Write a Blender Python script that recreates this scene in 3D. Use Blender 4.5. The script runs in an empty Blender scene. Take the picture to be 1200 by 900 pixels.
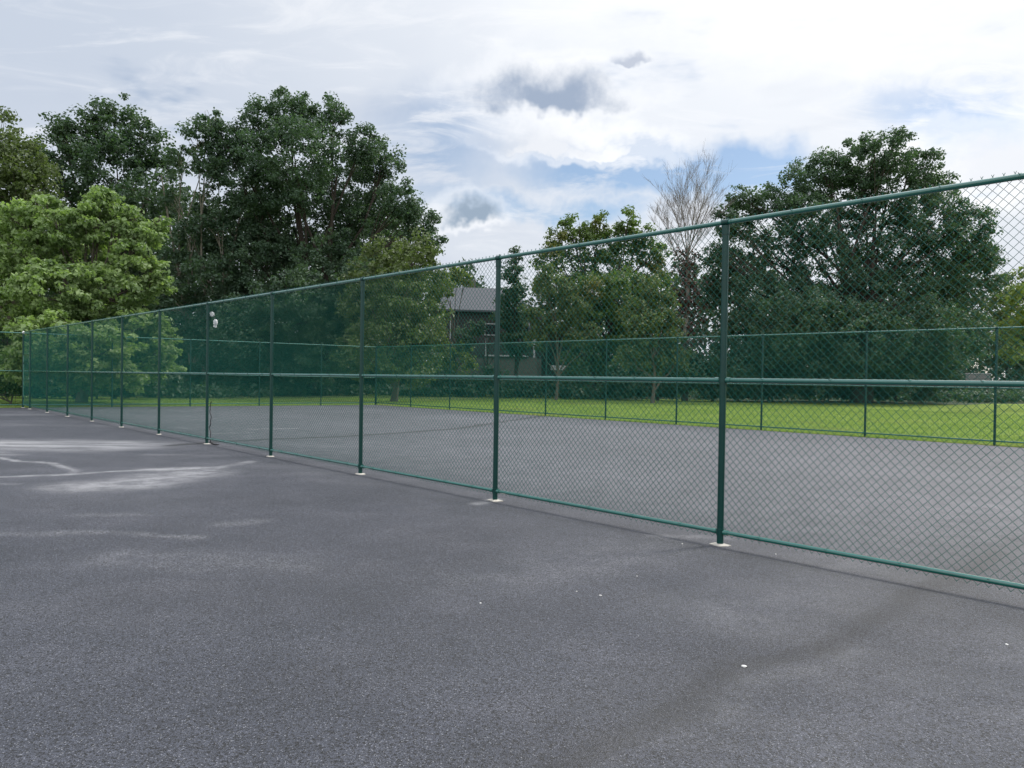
import bpy, math, random
import numpy as np
from mathutils import Vector, Matrix
random.seed(7); rng = np.random.default_rng(11)
S = bpy.context.scene
COL = S.collection
PI = math.pi

# ------------------------------------------------------------ survey of the place
CAM_H, FPX, PITCH, ROLL = 1.59, 912.4, -0.0122, 0.0149
OX, OY, TH = 1.9974, 7.3721, -0.7239          # foot of the nearest post in view, bearing of the long fence
BAY, BAY2, WID = 3.3067, 3.4938, 17.46        # bay of the near / end and far fences, width of the court
OFF2, H = 2.94, 3.05
D = np.array([math.sin(TH), math.cos(TH)]); E_ = np.array([math.cos(TH), -math.sin(TH)])
ACORNER = OFF2 + 9 * 3.5133
HM, HB = 1.567, 0.128                         # middle and bottom rail heights

def ground(x, y):
    a = (x - OX) * D[0] + (y - OY) * D[1]; w = (x - OX) * E_[0] + (y - OY) * E_[1]
    return -0.0041 * min(max(a, -15), 36) - 0.0079 * min(max(w, -12), 22)
def aw(a, w, h=0.0):
    """point on the court: a metres along the long fence, w metres across, h above the ground"""
    x = OX + D[0] * a + E_[0] * w; y = OY + D[1] * a + E_[1] * w
    g = -0.0041 * min(max(a, -15), 36) - 0.0079 * min(max(w, -12), 22)
    return Vector((x, y, g + h))
def sight(px, py, Y):
    """bearing taken in the survey (1200 x 900 plate) -> point at distance Y"""
    u, v = px - 600, py - 450
    u0 = u * math.cos(ROLL) + v * math.sin(ROLL); v0 = -u * math.sin(ROLL) + v * math.cos(ROLL)
    return Vector((u0 / FPX * Y, Y, CAM_H + (-v0 / FPX + math.sin(PITCH)) * Y))
def spot(px, py):
    """the ground point seen on that bearing"""
    d = sight(px, py, 1.0) - Vector((0, 0, CAM_H)); z = 0.0
    for _ in range(8):
        t = (z - CAM_H) / d.z; z = ground(d.x * t, t)
    return Vector((d.x * t, t, z))

# ------------------------------------------------------------ helpers
def tag(o, label=None, cat=None, group=None, kind=None):
    if label: o['label'] = label
    if cat: o['category'] = cat
    if group: o['group'] = group
    if kind: o['kind'] = kind
    return o
def empty(name, loc=(0, 0, 0), rz=0, parent=None):
    o = bpy.data.objects.new(name, None); COL.objects.link(o); o.location = loc; o.rotation_euler[2] = rz
    o.empty_display_size = .2
    if parent: o.parent = parent
    return o
def link(name, me, mat, parent=None):
    if mat and not me.materials: me.materials.append(mat)
    o = bpy.data.objects.new(name, me); COL.objects.link(o)
    if parent: o.parent = parent
    return o
def mesh_np(name, V, F, smooth=False, tone=None):
    """V (n,3), F (m,k) arrays"""
    V = np.asarray(V, dtype=np.float32); F = np.asarray(F, dtype=np.int32)
    me = bpy.data.meshes.new(name); k = F.shape[1]
    me.vertices.add(len(V)); me.vertices.foreach_set('co', V.ravel())
    me.loops.add(F.size); me.loops.foreach_set('vertex_index', F.ravel())
    me.polygons.add(len(F)); me.polygons.foreach_set('loop_start', np.arange(0, F.size, k, dtype=np.int32))
    me.polygons.foreach_set('use_smooth', np.full(len(F), smooth))
    if tone is not None:
        at = me.attributes.new('tone', 'FLOAT', 'FACE'); at.data.foreach_set('value', np.asarray(tone, dtype=np.float32))
    me.update(); me.validate(); return me
class MB:
    def __init__(s): s.v = []; s.f = []; s.n = 0
    def add(s, V, F):
        s.v += [tuple(p) for p in V]; s.f += [tuple(i + s.n for i in q) for q in F]; s.n = len(s.v)
    def tube(s, pts, rad, n=8, cap=True):
        pts = [Vector(p) for p in pts]
        if not hasattr(rad, '__len__'): rad = [rad] * len(pts)
        V = []; F = []; u = None
        for i, p in enumerate(pts):
            t = (pts[min(i + 1, len(pts) - 1)] - pts[max(i - 1, 0)]).normalized()
            if u is None:
                u = t.cross(Vector((0, 0, 1)) if abs(t.z) < .9 else Vector((0, 1, 0))).normalized()
            u = (u - t * u.dot(t)).normalized(); w = t.cross(u)
            for k in range(n):
                a = 2 * PI * k / n; V.append(p + (u * math.cos(a) + w * math.sin(a)) * rad[i])
        for i in range(len(pts) - 1):
            for k in range(n):
                F.append((i * n + k, i * n + (k + 1) % n, (i + 1) * n + (k + 1) % n, (i + 1) * n + k))
        if cap: F.append(tuple(range(n))[::-1]); F.append(tuple((len(pts) - 1) * n + k for k in range(n)))
        s.add(V, F); return s
    def box(s, c, size, rz=0, rx=0):
        sx, sy, sz = [q / 2 for q in size]; M = Matrix.Rotation(rz, 3, 'Z') @ Matrix.Rotation(rx, 3, 'X'); c = Vector(c)
        V = [c + M @ Vector((a * sx, b * sy, d * sz)) for a in (-1, 1) for b in (-1, 1) for d in (-1, 1)]
        s.add(V, [(0, 1, 3, 2), (4, 6, 7, 5), (0, 4, 5, 1), (2, 3, 7, 6), (0, 2, 6, 4), (1, 5, 7, 3)]); return s
    def build(s, name, mat, parent=None, smooth=False, bevel=0):
        me = bpy.data.meshes.new(name); me.from_pydata(s.v, [], s.f); me.update()
        if smooth: me.polygons.foreach_set('use_smooth', [True] * len(me.polygons))
        o = link(name, me, mat, parent)
        if smooth: me.set_sharp_from_angle(angle=math.radians(45))
        if bevel:
            m = o.modifiers.new('bevel', 'BEVEL'); m.width = bevel; m.segments = 2; m.limit_method = 'ANGLE'
        return o

# ------------------------------------------------------------ materials
class NT:
    def __init__(s, tree): s.t = tree; s.n = tree.nodes; s.l = tree.links
    def node(s, typ, **kw):
        n = s.n.new(typ)
        for k, v in kw.items(): setattr(n, k, v)
        return n
    def put(s, sock, v):
        if hasattr(v, 'is_output') or hasattr(v, 'links'): s.l.new(v, sock)
        elif v is not None: sock.default_value = v
    def m(s, op, a, b=None, c=None, clamp=False):
        n = s.node('ShaderNodeMath', operation=op, use_clamp=clamp); s.put(n.inputs[0], a)
        if b is not None: s.put(n.inputs[1], b)
        if c is not None: s.put(n.inputs[2], c)
        return n.outputs[0]
    def vm(s, op, a, b=None, scale=None):
        n = s.node('ShaderNodeVectorMath', operation=op); s.put(n.inputs[0], a)
        if b is not None: s.put(n.inputs[1], b)
        if scale is not None: s.put(n.inputs['Scale'], scale)
        return n.outputs['Value'] if op in ('DOT_PRODUCT', 'LENGTH', 'DISTANCE') else n.outputs[0]
    def noise(s, vec, scale, detail=4, rough=.55, out='Fac', dist=0):
        n = s.node('ShaderNodeTexNoise'); s.put(n.inputs['Vector'], vec)
        n.inputs['Scale'].default_value = scale; n.inputs['Detail'].default_value = detail
        n.inputs['Roughness'].default_value = rough; n.inputs['Distortion'].default_value = dist
        return n.outputs[out]
    def ss(s, v, lo, hi, a=0.0, b=1.0):
        n = s.node('ShaderNodeMapRange', interpolation_type='SMOOTHSTEP'); s.put(n.inputs[0], v)
        for i, q in zip((1, 2, 3, 4), (lo, hi, a, b)): s.put(n.inputs[i], q)
        return n.outputs[0]
    def mix(s, f, a, b, mode='MIX'):
        n = s.node('ShaderNodeMix', data_type='RGBA', blend_type=mode); s.put(n.inputs[0], f)
        s.put(n.inputs[6], a); s.put(n.inputs[7], b); return n.outputs[2]
    def ramp(s, f, stops):
        n = s.node('ShaderNodeValToRGB'); s.put(n.inputs[0], f); r = n.color_ramp
        while len(r.elements) < len(stops): r.elements.new(.5)
        for e, (p, c) in zip(r.elements, stops): e.position = p; e.color = (*c, 1)
        return n.outputs[0]
def rgb(*c): return (*c, 1.0)
def mat(name):
    m = bpy.data.materials.new(name); m.use_nodes = True; t = NT(m.node_tree); b = t.n['Principled BSDF']
    return m, t, b
def plain(name, col, rough=.6, var=.15, scale=8, metal=0, bump=0, spec=.5):
    m, t, b = mat(name); co = t.node('ShaderNodeTexCoord').outputs['Object']
    f = t.noise(co, scale, 5)
    t.put(b.inputs['Base Color'], t.mix(f, rgb(*[c * (1 - var) for c in col]), rgb(*[min(1, c * (1 + var)) for c in col])))
    b.inputs['Roughness'].default_value = rough; b.inputs['Metallic'].default_value = metal
    b.inputs['Specular IOR Level'].default_value = spec
    if bump:
        bn = t.node('ShaderNodeBump'); bn.inputs['Strength'].default_value = bump; bn.inputs['Distance'].default_value = .01
        t.put(bn.inputs['Height'], t.noise(co, scale * 6, 4)); t.put(b.inputs['Normal'], bn.outputs[0])
    return m
M_POST = plain('green_vinyl_post', (.001, .042, .036), .33, .25, 5, bump=.03, spec=.35)
M_RAIL = plain('green_vinyl_rail', (.003, .115, .088), .18, .2, 6, bump=.015, spec=1.0)
M_WIRE = plain('green_vinyl_wire', (.0002, .100, .080), .36, .1, 3, spec=.25)
for m_ in (M_RAIL, M_POST):
    m_.node_tree.nodes['Principled BSDF'].inputs['Coat Weight'].default_value = .6 if m_ is M_RAIL else .15
    m_.node_tree.nodes['Principled BSDF'].inputs['Coat Roughness'].default_value = .12
M_CONC = plain('pale_concrete', (.50, .48, .43), .9, .45, 22, bump=.3)
M_WHITE = plain('white_plastic', (.78, .78, .8), .35, .04, 5)
M_BLACK = plain('black_rubber', (.02, .02, .022), .6, .2, 5)
M_TIE = plain('aluminium_tie', (.25, .42, .38), .4, .1, 5, metal=.6)
M_BARK = plain('grey_bark', (.10, .085, .07), .9, .45, 4, bump=.6)
M_BARKD = plain('dark_bark', (.045, .035, .03), .9, .4, 4, bump=.6)
M_BARKP = plain('pale_bark', (.17, .155, .13), .9, .35, 4, bump=.4)
M_BRANCH = plain('bare_twig_bark', (.19, .165, .155), .9, .3, 4)
M_SHINGLE = plain('grey_shingles', (.085, .09, .105), .85, .3, 9, bump=.5)
M_SIDING = plain('dark_wood_siding', (.035, .03, .03), .8, .3, 3, bump=.2)
M_TRIM = plain('white_trim', (.45, .46, .48), .6, .2, 5)
M_STONE = plain('grey_foundation_stone', (.13, .12, .11), .9, .4, 5, bump=.5)
M_GLASS = plain('window_glass', (.02, .025, .03), .06, .1, 2)
M_BOARD = plain('weathered_board', (.20, .195, .2), .85, .25, 5, bump=.3)
M_BROWN = plain('brown_stained_post', (.07, .03, .02), .8, .3, 6)
M_CHIP = plain('white_stone_chip', (.7, .7, .68), .8, .1, 50)

def leafmat(name, dark, light, trans=.3, hue=None):
    m, t, b = mat(name)
    g = t.node('ShaderNodeAttribute', attribute_name='tone').outputs['Fac']
    pos = t.node('ShaderNodeTexCoord').outputs['Object']
    f = t.m('ADD', t.m('MULTIPLY', g, .7), t.m('MULTIPLY', t.ss(t.noise(pos, .35, 3), .3, .7), .3))
    c = t.mix(f, rgb(*dark), rgb(*light))
    if hue: c = t.mix(t.ss(t.noise(pos, .22, 2), .55, .72), c, rgb(*hue))
    t.put(b.inputs['Base Color'], c); b.inputs['Roughness'].default_value = .5
    b.inputs['Specular IOR Level'].default_value = .35
    tr = t.node('ShaderNodeBsdfTranslucent')
    t.put(tr.inputs[0], t.mix(1.0, c, rgb(1.5, 1.7, .7), 'MULTIPLY'))
    mx = t.node('ShaderNodeMixShader'); mx.inputs[0].default_value = trans
    t.l.new(b.outputs[0], mx.inputs[1]); t.l.new(tr.outputs[0], mx.inputs[2])
    t.l.new(mx.outputs[0], t.n['Material Output'].inputs[0]); return m
L_OAK = leafmat('oak_leaf', (.034, .070, .049), (.092, .148, .094))
L_DARK = leafmat('dark_leaf', (.028, .060, .040), (.080, .132, .074))
L_OLIVE = leafmat('olive_leaf', (.055, .085, .036), (.135, .175, .075))
L_LIME = leafmat('lime_leaf', (.066, .122, .050), (.32, .42, .19), .36)
L_YEL = leafmat('yellowing_leaf', (.075, .115, .032), (.20, .24, .075), .32)
L_TURN = leafmat('turning_leaf', (.055, .105, .035), (.14, .20, .065), .3, (.15, .145, .045))
L_VINE = leafmat('reddish_vine_leaf', (.05, .03, .028), (.11, .06, .05), .2)
L_BUSH = leafmat('shrub_leaf', (.03, .07, .015), (.09, .15, .035))
L_GRASS = leafmat('grass_blade', (.15, .235, .06), (.30, .38, .13), .32, (.30, .31, .14))

# ------------------------------------------------------------ asphalt: aggregate, wear, dried-water marks, painted fence shadow
def asphalt():
    m, t, b = mat('asphalt')
    geo = t.node('ShaderNodeNewGeometry').outputs['Position']
    p = t.vm('MULTIPLY', geo, (1, 1, 0))
    big = t.noise(p, .22, 4, .5); mid = t.noise(p, 1.3, 5, .6); fine = t.noise(p, 95, 3, .7)
    v = t.node('ShaderNodeTexVoronoi'); t.put(v.inputs['Vector'], p); v.inputs['Scale'].default_value = 210
    v2 = t.node('ShaderNodeTexVoronoi'); t.put(v2.inputs['Vector'], p); v2.inputs['Scale'].default_value = 115
    cell = v.outputs['Color']; cell2 = v2.outputs['Color']
    sep = t.node('ShaderNodeSeparateColor'); t.put(sep.inputs[0], cell); r1 = sep.outputs[0]
    sep2 = t.node('ShaderNodeSeparateColor'); t.put(sep2.inputs[0], cell2); r2 = sep2.outputs[0]
    spk = t.m('ADD', t.m('MULTIPLY', t.m('SUBTRACT', r1, .5), 1.3), t.m('MULTIPLY', t.m('SUBTRACT', r2, .5), 1.2))
    base = t.ramp(t.m('ADD', t.m('MULTIPLY', big, .6), t.m('MULTIPLY', mid, .4)),
                  [(.36, (.025, .029, .041)), (.5, (.041, .045, .060)), (.63, (.066, .069, .086))])
    k = t.m('ADD', 1.0, t.m('ADD', spk, t.m('MULTIPLY', t.m('SUBTRACT', fine, .5), .8)))
    k = t.m('MULTIPLY', t.m('MAXIMUM', k, .12), t.m('SUBTRACT', 1.0, t.m('MULTIPLY', t.m('LESS_THAN', r2, .16), .7)))
    col = t.vm('SCALE', base, scale=k)
    lightchip = t.m('MULTIPLY', t.m('GREATER_THAN', r1, .975), .5)
    col = t.mix(lightchip, col, rgb(.36, .37, .40))
    # wear, dried-water marks and painted fence shadow: their outlines are stored with the surface, their grain comes from the noises
    patchy = t.ss(t.noise(p, 3.1, 5, .7), .36, .62)
    streak = t.ss(t.noise(t.vm('MULTIPLY', p, (.5, 2.2, 1)), 1.2, 4, .65), .35, .65)
    chips = t.m('MULTIPLY', t.m('GREATER_THAN', r2, .62), patchy)
    def mark(nm, brk, kmin, pale):
        nonlocal col
        a = t.node('ShaderNodeAttribute', attribute_name=nm).outputs['Fac']
        f = t.m('MULTIPLY', a, t.m('ADD', t.m('MULTIPLY', brk, 1 - kmin), kmin), clamp=True)
        c2 = t.mix(.55, t.vm('SCALE', col, scale=2.4), rgb(.40, .40, .40)) if pale else t.vm('SCALE', col, scale=.36)
        col = t.mix(f, col, c2)
    mark('pale_patchy', patchy, .35, True); mark('pale_streaky', streak, .3, True); mark('pale_speckled', chips, .12, True); mark('dark_wear_shadow', patchy, .7, False)
    t.put(b.inputs['Base Color'], col)
    t.put(b.inputs['Roughness'], t.ss(fine, .3, .7, .50, .72)); b.inputs['Specular IOR Level'].default_value = .55
    bn = t.node('ShaderNodeBump'); bn.inputs['Strength'].default_value = .8; bn.inputs['Distance'].default_value = .006
    t.put(bn.inputs['Height'], t.m('ADD', v.outputs['Distance'], t.m('MULTIPLY', fine, .8)))
    t.put(b.inputs['Normal'], bn.outputs[0]); return m
def lawn_mat():
    m, t, b = mat('lawn')
    geo = t.node('ShaderNodeNewGeometry').outputs['Position']
    f = t.m('ADD', t.m('MULTIPLY', t.noise(geo, .35, 4, .6), .5), t.m('MULTIPLY', t.noise(geo, 5, 5, .75), .5))
    c = t.ramp(f, [(.3, (.12, .19, .03)), (.48, (.18, .26, .045)), (.62, (.25, .32, .075)), (.72, (.32, .31, .14))])
    t.put(b.inputs['Base Color'], c); b.inputs['Roughness'].default_value = .9
    b.inputs['Specular IOR Level'].default_value = .1
    bn = t.node('ShaderNodeBump'); bn.inputs['Strength'].default_value = 1; bn.inputs['Distance'].default_value = .05
    t.put(bn.inputs['Height'], t.noise(geo, 22, 4, .8)); t.put(b.inputs['Normal'], bn.outputs[0]); return m

MARKS = {   # kind: [(survey points, core radius, soft edge, strength)]
 'pale_streaky': [([(-60, 521), (60, 521.5), (120, 522)], .25, 1.7, 1.15), ([(100, 522), (175, 521)], .03, .4, .6), ([(0, 486), (45, 486)], .1, 1.0, .25),
    ([(-20, 529), (10, 533)], .02, .5, .6), ([(170, 533), (260, 534)], .0, .25, .3), ([(200, 540), (330, 548), (420, 566)], .1, .6, .10), ([(-20, 497), (150, 500)], .1, .8, .12)],
 'pale_patchy': [([(-20, 534), (25, 541), (55, 543), (75, 549), (88, 553)], .02, .09, .9), ([(-20, 559), (60, 557), (130, 553), (190, 550.5)], .03, .13, .9),
    ([(170, 550.5), (255, 548.5)], .06, .25, 1.0), ([(255, 548.5), (295, 541)], .01, .16, .6), ([(105, 570), (150, 568), (190, 560), (230, 553)], .10, .8, .85),
    ([(5, 567), (20, 568)], .0, .15, .45), ([(296, 503), (346, 502)], .03, .18, .9), ([(245, 508), (290, 507)], .02, .3, .5), ([(1150, 592), (1175, 594)], .03, .35, .4),
    ([(205, 500), (222, 503)], .02, .25, .4), ([(770, 628), (850, 632)], .02, .12, .35), ([(555, 590), (582, 586)], .03, .10, .7), ([(460, 546), (500, 556)], .03, .3, .15),
    ([(1000, 766), (900, 803), (830, 832), (775, 852), (690, 892)], .02, .22, .24), ([(1250, 780), (900, 860), (800, 920)], .2, .9, .10), ([(1020, 640), (1000, 700), (880, 720)], .2, .8, .16), ([(900, 560), (1150, 610)], .2, .9, .10)],
 'pale_speckled': [([(-30, 627), (60, 625), (150, 627), (235, 631)], .01, .14, .6), ([(262, 614), (300, 610)], .05, .22, .45), ([(100, 605), (160, 603)], .0, .2, .5), ([(150, 655), (330, 660)], .1, .4, .3), ([(560, 680), (780, 640)], .1, .7, .25)],
 'dark_wear_shadow': [([(200, 522), (250, 518), (420, 510.5), (530, 503), (640, 487)], .10, .14, 1.3),
    ([(1180, 650), (1100, 688), (1030, 726), (980, 756), (920, 778), (850, 806), (790, 836), (725, 866), (640, 905)], .03, .20, .95),
    ([(1180, 650), (1100, 688), (1030, 726), (980, 756), (920, 778), (850, 806), (790, 836), (725, 866), (640, 905)], .10, .60, .38),
    ([(1200, 635), (1100, 688)], .04, .3, .5), ([(560, 630), (400, 690), (200, 700)], .2, 1.0, .22), ([(640, 720), (500, 740), (380, 800)], .1, .5, .18), ([(1010, 520), (1140, 548)], .03, .4, .2), ([(98, 528), (104, 528)], .0, .12, .9),
    ([(440, 572), (560, 594), (720, 618), (840, 650)], .02, .12, .22), ([(860, 650), (1010, 678), (1200, 730), (1300, 760)], .03, .14, .30), ([(0, 548), (200, 536)], .1, .8, .16), ([(0, 590), (300, 585)], .1, .6, .14), ([(1120, 560), (1190, 566)], .0, .2, .2)],  # first two runs: soft fence shadow painted along its foot
}
def court():
    st = .07
    As = np.concatenate([[-40, -15], np.arange(-7, ACORNER, st), [ACORNER + .18]]); Ws = np.concatenate([[-40, -21], np.arange(-12, WID, st), [WID + .12]])
    A, W = np.meshgrid(As, Ws, indexing='ij'); X = OX + D[0] * A + E_[0] * W; Yv = OY + D[1] * A + E_[1] * W
    Z = -0.0041 * np.clip(A, -15, 36) - 0.0079 * np.clip(W, -12, 22); na, nw = A.shape
    V = np.stack([X, Yv, Z], -1).reshape(-1, 3); idx = np.arange(na * nw).reshape(na, nw)
    F = np.stack([idx[:-1, :-1], idx[:-1, 1:], idx[1:, 1:], idx[1:, :-1]], -1).reshape(-1, 4)
    me = mesh_np('court', V, F)
    wob = lambda a, b, k: .045 * np.sin(a * k + 1.3 * np.sin(b * k * .7)) + .03 * np.sin(b * k * 2.3 + a * k * 1.1) + .02 * np.sin(a * k * 5.1 - b * k * 3.7)
    wx = X + wob(X, Yv, 1.9); wy = Yv + wob(Yv, X, 2.3)
    for nm, items in MARKS.items():
        tot = np.zeros_like(X) if nm != 'pale_patchy' else .22 * np.clip((W - .1) / 1.5, 0, 1)     # paler paving inside the fence
        for pts, r, soft, amt in items:
            q = [spot(*c) for c in pts]; dmin = np.full_like(X, 1e9)
            for p0, p1 in zip(q[:-1], q[1:]):
                bx, by = p1.x - p0.x, p1.y - p0.y; h = np.clip(((wx - p0.x) * bx + (wy - p0.y) * by) / max(bx * bx + by * by, 1e-6), 0, 1)
                dmin = np.minimum(dmin, np.hypot(wx - p0.x - h * bx, wy - p0.y - h * by))
            f = np.clip(1 - (dmin - r) / soft, 0, 1); tot = np.maximum(tot, amt * f * f * (3 - 2 * f))
        at = me.attributes.new(nm, 'FLOAT', 'POINT'); at.data.foreach_set('value', tot.ravel().astype(np.float32))
    if me.polygons[0].normal.z < 0: me.flip_normals()
    o = link('court', me, asphalt()); o['kind'] = 'structure'
def sheet(name, As, Ws, dz, m):
    V = [aw(a, w, dz) for a in As for w in Ws]; n = len(Ws)
    F = [(i * n + j, i * n + j + 1, (i + 1) * n + j + 1, (i + 1) * n + j) for i in range(len(As) - 1) for j in range(n - 1)]
    me = bpy.data.meshes.new(name); me.from_pydata([tuple(v) for v in V], [], F); me.update()
    if me.polygons[0].normal.z < 0: me.flip_normals()
    o = link(name, me, m); o['kind'] = 'structure'; return o
sheet('ground', [-900, -15, 36, 900], [-900, -12, 22, 900], -.03, lawn_mat())
court()

def wood_shade_sheet():  # dark sheet: the trees' shade on the grass is put into its colour
    m, t, b = mat('painted_shade_floor'); geo = t.node('ShaderNodeNewGeometry').outputs['Position']
    t.put(b.inputs['Base Color'], t.ramp(t.noise(geo, 1.5, 5, .7), [(.35, (.03, .045, .018)), (.6, (.05, .075, .025)), (.75, (.07, .06, .035))])); b.inputs['Roughness'].default_value = .95
    xs = np.linspace(-160, 160, 81); V = []; F = []
    for i, x in enumerate(xs):
        yb = 60 + 2.5 * math.sin(x * .16) + 1.6 * math.sin(x * .47 + 1) + (4 if x > 8 else 0) - 14 * (1 / (1 + math.exp((x + 17) / 1.5)))
        for y in (yb, 300): V.append((x, y, ground(x, y) - .018))
        if i: F.append((2 * i - 2, 2 * i, 2 * i + 1, 2 * i - 1))
    me = bpy.data.meshes.new('wood_shade_sheet'); me.from_pydata(V, [], F); me.update(); o = link('wood_shade_sheet', me, m); o['kind'] = 'structure'
wood_shade_sheet()

# ------------------------------------------------------------ chain link
def chain_mesh(width, z0=.075, z1=H + .004, r=.0021, c=.0358):
    nw = round(width / c); c = width / nw
    nk = int(round((z1 - z0) / c)); hz = (z1 - z0) / nk
    V = []; F = []
    ang = np.array([PI / 4 + PI / 2 * k for k in range(4)])
    rings_i = []
    for k in range(nk):           # segment k from level k to k+1
        for fr in (.07, .93): rings_i.append((k, fr))
    rings_i = [(-1, None)] + rings_i + [(nk, None)]
    n0 = 0
    for i in range(nw):
        xc = (i + .5) * c; ph = 1 if i % 2 else -1
        P = []
        for (k, fr) in rings_i:
            if k == -1 or k == nk:
                lv = 0 if k == -1 else nk
                sx = ph * (1 if lv % 2 else -1)
                xx = xc + sx * c / 2; zz = z0 + lv * hz
                if k == nk:      # twisted tips above the top rail
                    P.append((xx, .0, zz + .004)); P.append((xx - sx * .002, .0, zz + .032)); P.append((xx - sx * .009, .0, zz + .045))
                else: P.append((xx, .0, zz - .004))
                continue
            sa = ph * (1 if k % 2 else -1); sb = -sa
            xa, xb = xc + sa * c / 2, xc + sb * c / 2
            rising = xb > xa
            P.append((xa + (xb - xa) * fr, .0028 if rising else -.0028, z0 + (k + fr) * hz))
        P = np.array(P); T = np.gradient(P, axis=0); T /= np.linalg.norm(T, axis=1)[:, None]
        Y = np.array([0, 1., 0]); U = np.cross(T, Y); U /= np.linalg.norm(U, axis=1)[:, None]; W = np.cross(T, U)
        ring = P[:, None, :] + r * (np.cos(ang)[None, :, None] * U[:, None, :] + np.sin(ang)[None, :, None] * W[:, None, :])
        m = len(P); V.append(ring.reshape(-1, 3))
        a = np.arange(m - 1)[:, None] * 4; k4 = np.arange(4)[None, :]
        f = np.stack([a + k4, a + (k4 + 1) % 4, a + 4 + (k4 + 1) % 4, a + 4 + k4], -1).reshape(-1, 4) + n0
        F.append(f); n0 += m * 4
    me = mesh_np('wire_mesh', np.vstack(V), np.vstack(F), True); me.materials.append(M_WIRE); return me

def local_frame(parent_a, parent_w, dvec):
    """empty at the fence start with x along the run"""
    p = aw(parent_a, parent_w); return p, math.atan2(dvec[1], dvec[0])
def make_rail(L, r, z0, z1, ties, name, parent, x0, y, ends=True):
    b = MB(); d = 0.0
    b.tube([(x0, y, z0), (x0 + L, y, z1)], r, 14)
    for k in range(ties):
        f = (k + .7 + random.uniform(-.12, .12)) / (ties + .4); x = x0 + L * f; z = z0 + (z1 - z0) * f
        b.tube([(x - .004, y, z), (x + .004, y, z)], r + .0035, 12)
        b.tube([(x, y + r, z + .01), (x + .005, y + r + .02, z + .02)], .003, 5)
    if ends:
        for x in (x0 + .03, x0 + L - .03): b.tube([(x - .022, y, z0 if x < x0 + L / 2 else z1), (x + .022, y, z0 if x < x0 + L / 2 else z1)], r + .005, 14)
    return b.build(name, M_RAIL, parent, True)
def make_post(parent, x, zg, zt, r, foot=True, cap=None, clamp=True, white=None):
    b = MB(); b.tube([(x, 0, zg - .02), (x, 0, zt - (.0 if cap else .03))], r, 20)
    p = b.build('post', M_POST, parent, True)
    c = MB()
    if cap == 'round':
        c.tube([(x, 0, zt - .03), (x, 0, zt + .03), (x, 0, zt + .05), (x, 0, zt + .058)], [r + .006, r + .006, r * .8, r * .2], 16)
    else:
        c.tube([(x, 0, zt - .115), (x, 0, zt - .03)], r + .005, 16)
        c.tube([(x - .035, 0, zt), (x + .035, 0, zt)], .031, 14)
        c.tube([(x, -.01, zt + .02), (x, -.01, zt + .048)], .006, 6)
    c.build('post_cap', M_POST if not white else M_WHITE, p, True)
    if clamp:
        for zz, nm in ((zg + HM, 'rail_clamp'), (zg + HB, 'rail_clamp')):
            k = MB(); k.tube([(x, 0, zz - .03), (x, 0, zz + .03)], r + .006, 16)
            k.tube([(x, -r - .018, zz), (x, -r, zz)], .009, 6)
            k.build(nm, M_POST, p, True)
    if foot:
        f = MB(); n = 14; R = [random.uniform(.062, .098) * (1.2 if abs(math.cos(2 * PI * i / n + .4)) > .6 else .9) for i in range(n)]
        V = [(x + R[i] * math.cos(2 * PI * i / n), R[i] * math.sin(2 * PI * i / n) * .95, zg - .02) for i in range(n)]
        V += [(q[0], q[1], zg + .008) for q in V]; V += [(x + (q[0] - x) * .45, q[1] * .45, zg + .018) for q in V[n:]]
        F = [(i, (i + 1) % n, n + (i + 1) % n, n + i) for i in range(n)] + [(n + i, n + (i + 1) % n, 2 * n + (i + 1) % n, 2 * n + i) for i in range(n)] + [tuple(range(2 * n, 3 * n))]
        f.add(V, F); f.build('footing', M_CONC, p, True)
    return p
chain_cache = {}
def fence(name, a0, w0, dvec, xs, label, group, near=True, Ht=H, mesh_side=1, top_slope=0.0009, gate_bay=None, skip_first=False, r=.0315, wire=.0021):
    """xs: positions of the posts along the run"""
    base = aw(a0, w0); gz0 = base.z
    root = empty(name, (base.x, base.y, 0), math.atan2(dvec[1], dvec[0]))
    tag(root, label, 'fence', group)
    def g(x): return ground(base.x + dvec[0] * x, base.y + dvec[1] * x)
    def top(x): return Ht + top_slope * x
    for i, x in enumerate(xs):
        if i == 0 and skip_first: continue
        make_post(root, x, g(x), top(x), r, foot=near)
    # top rail in one run
    make_rail(xs[-1] - xs[0], .0225, top(xs[0]), top(xs[-1]), int((xs[-1] - xs[0]) / .62), 'top_rail', root, xs[0], 0, False)
    for i in range(len(xs) - 1):
        x0, x1 = xs[i], xs[i + 1]
        if gate_bay == i: continue
        rr = r + .001
        make_rail(x1 - x0 - 2 * rr, .021, g(x0) + HM, g(x1) + HM, 5, 'middle_rail', root, x0 + rr, 0)
        make_rail(x1 - x0 - 2 * rr, .021, g(x0) + HB, g(x1) + HB, 5, 'bottom_rail', root, x0 + rr, 0)
        key = (round(x1 - x0, 2), wire)
        if key not in chain_cache: chain_cache[key] = chain_mesh(x1 - x0, r=wire)
        o = link('wire_mesh', chain_cache[key], None, root)
        z_lo, z_hi = g((x0 + x1) / 2) + .075, top((x0 + x1) / 2) + .004
        o.location = (x0, .029 * mesh_side, z_lo - .075 * (z_hi - z_lo) / (H + .004 - .075)); o.scale = (1, 1, (z_hi - z_lo) / (H + .004 - .075))
        sh = (top(x1) - top(x0)) / (x1 - x0)
        o.rotation_euler[1] = -sh
    return root

dN = tuple(D); eN = tuple(E_)
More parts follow.
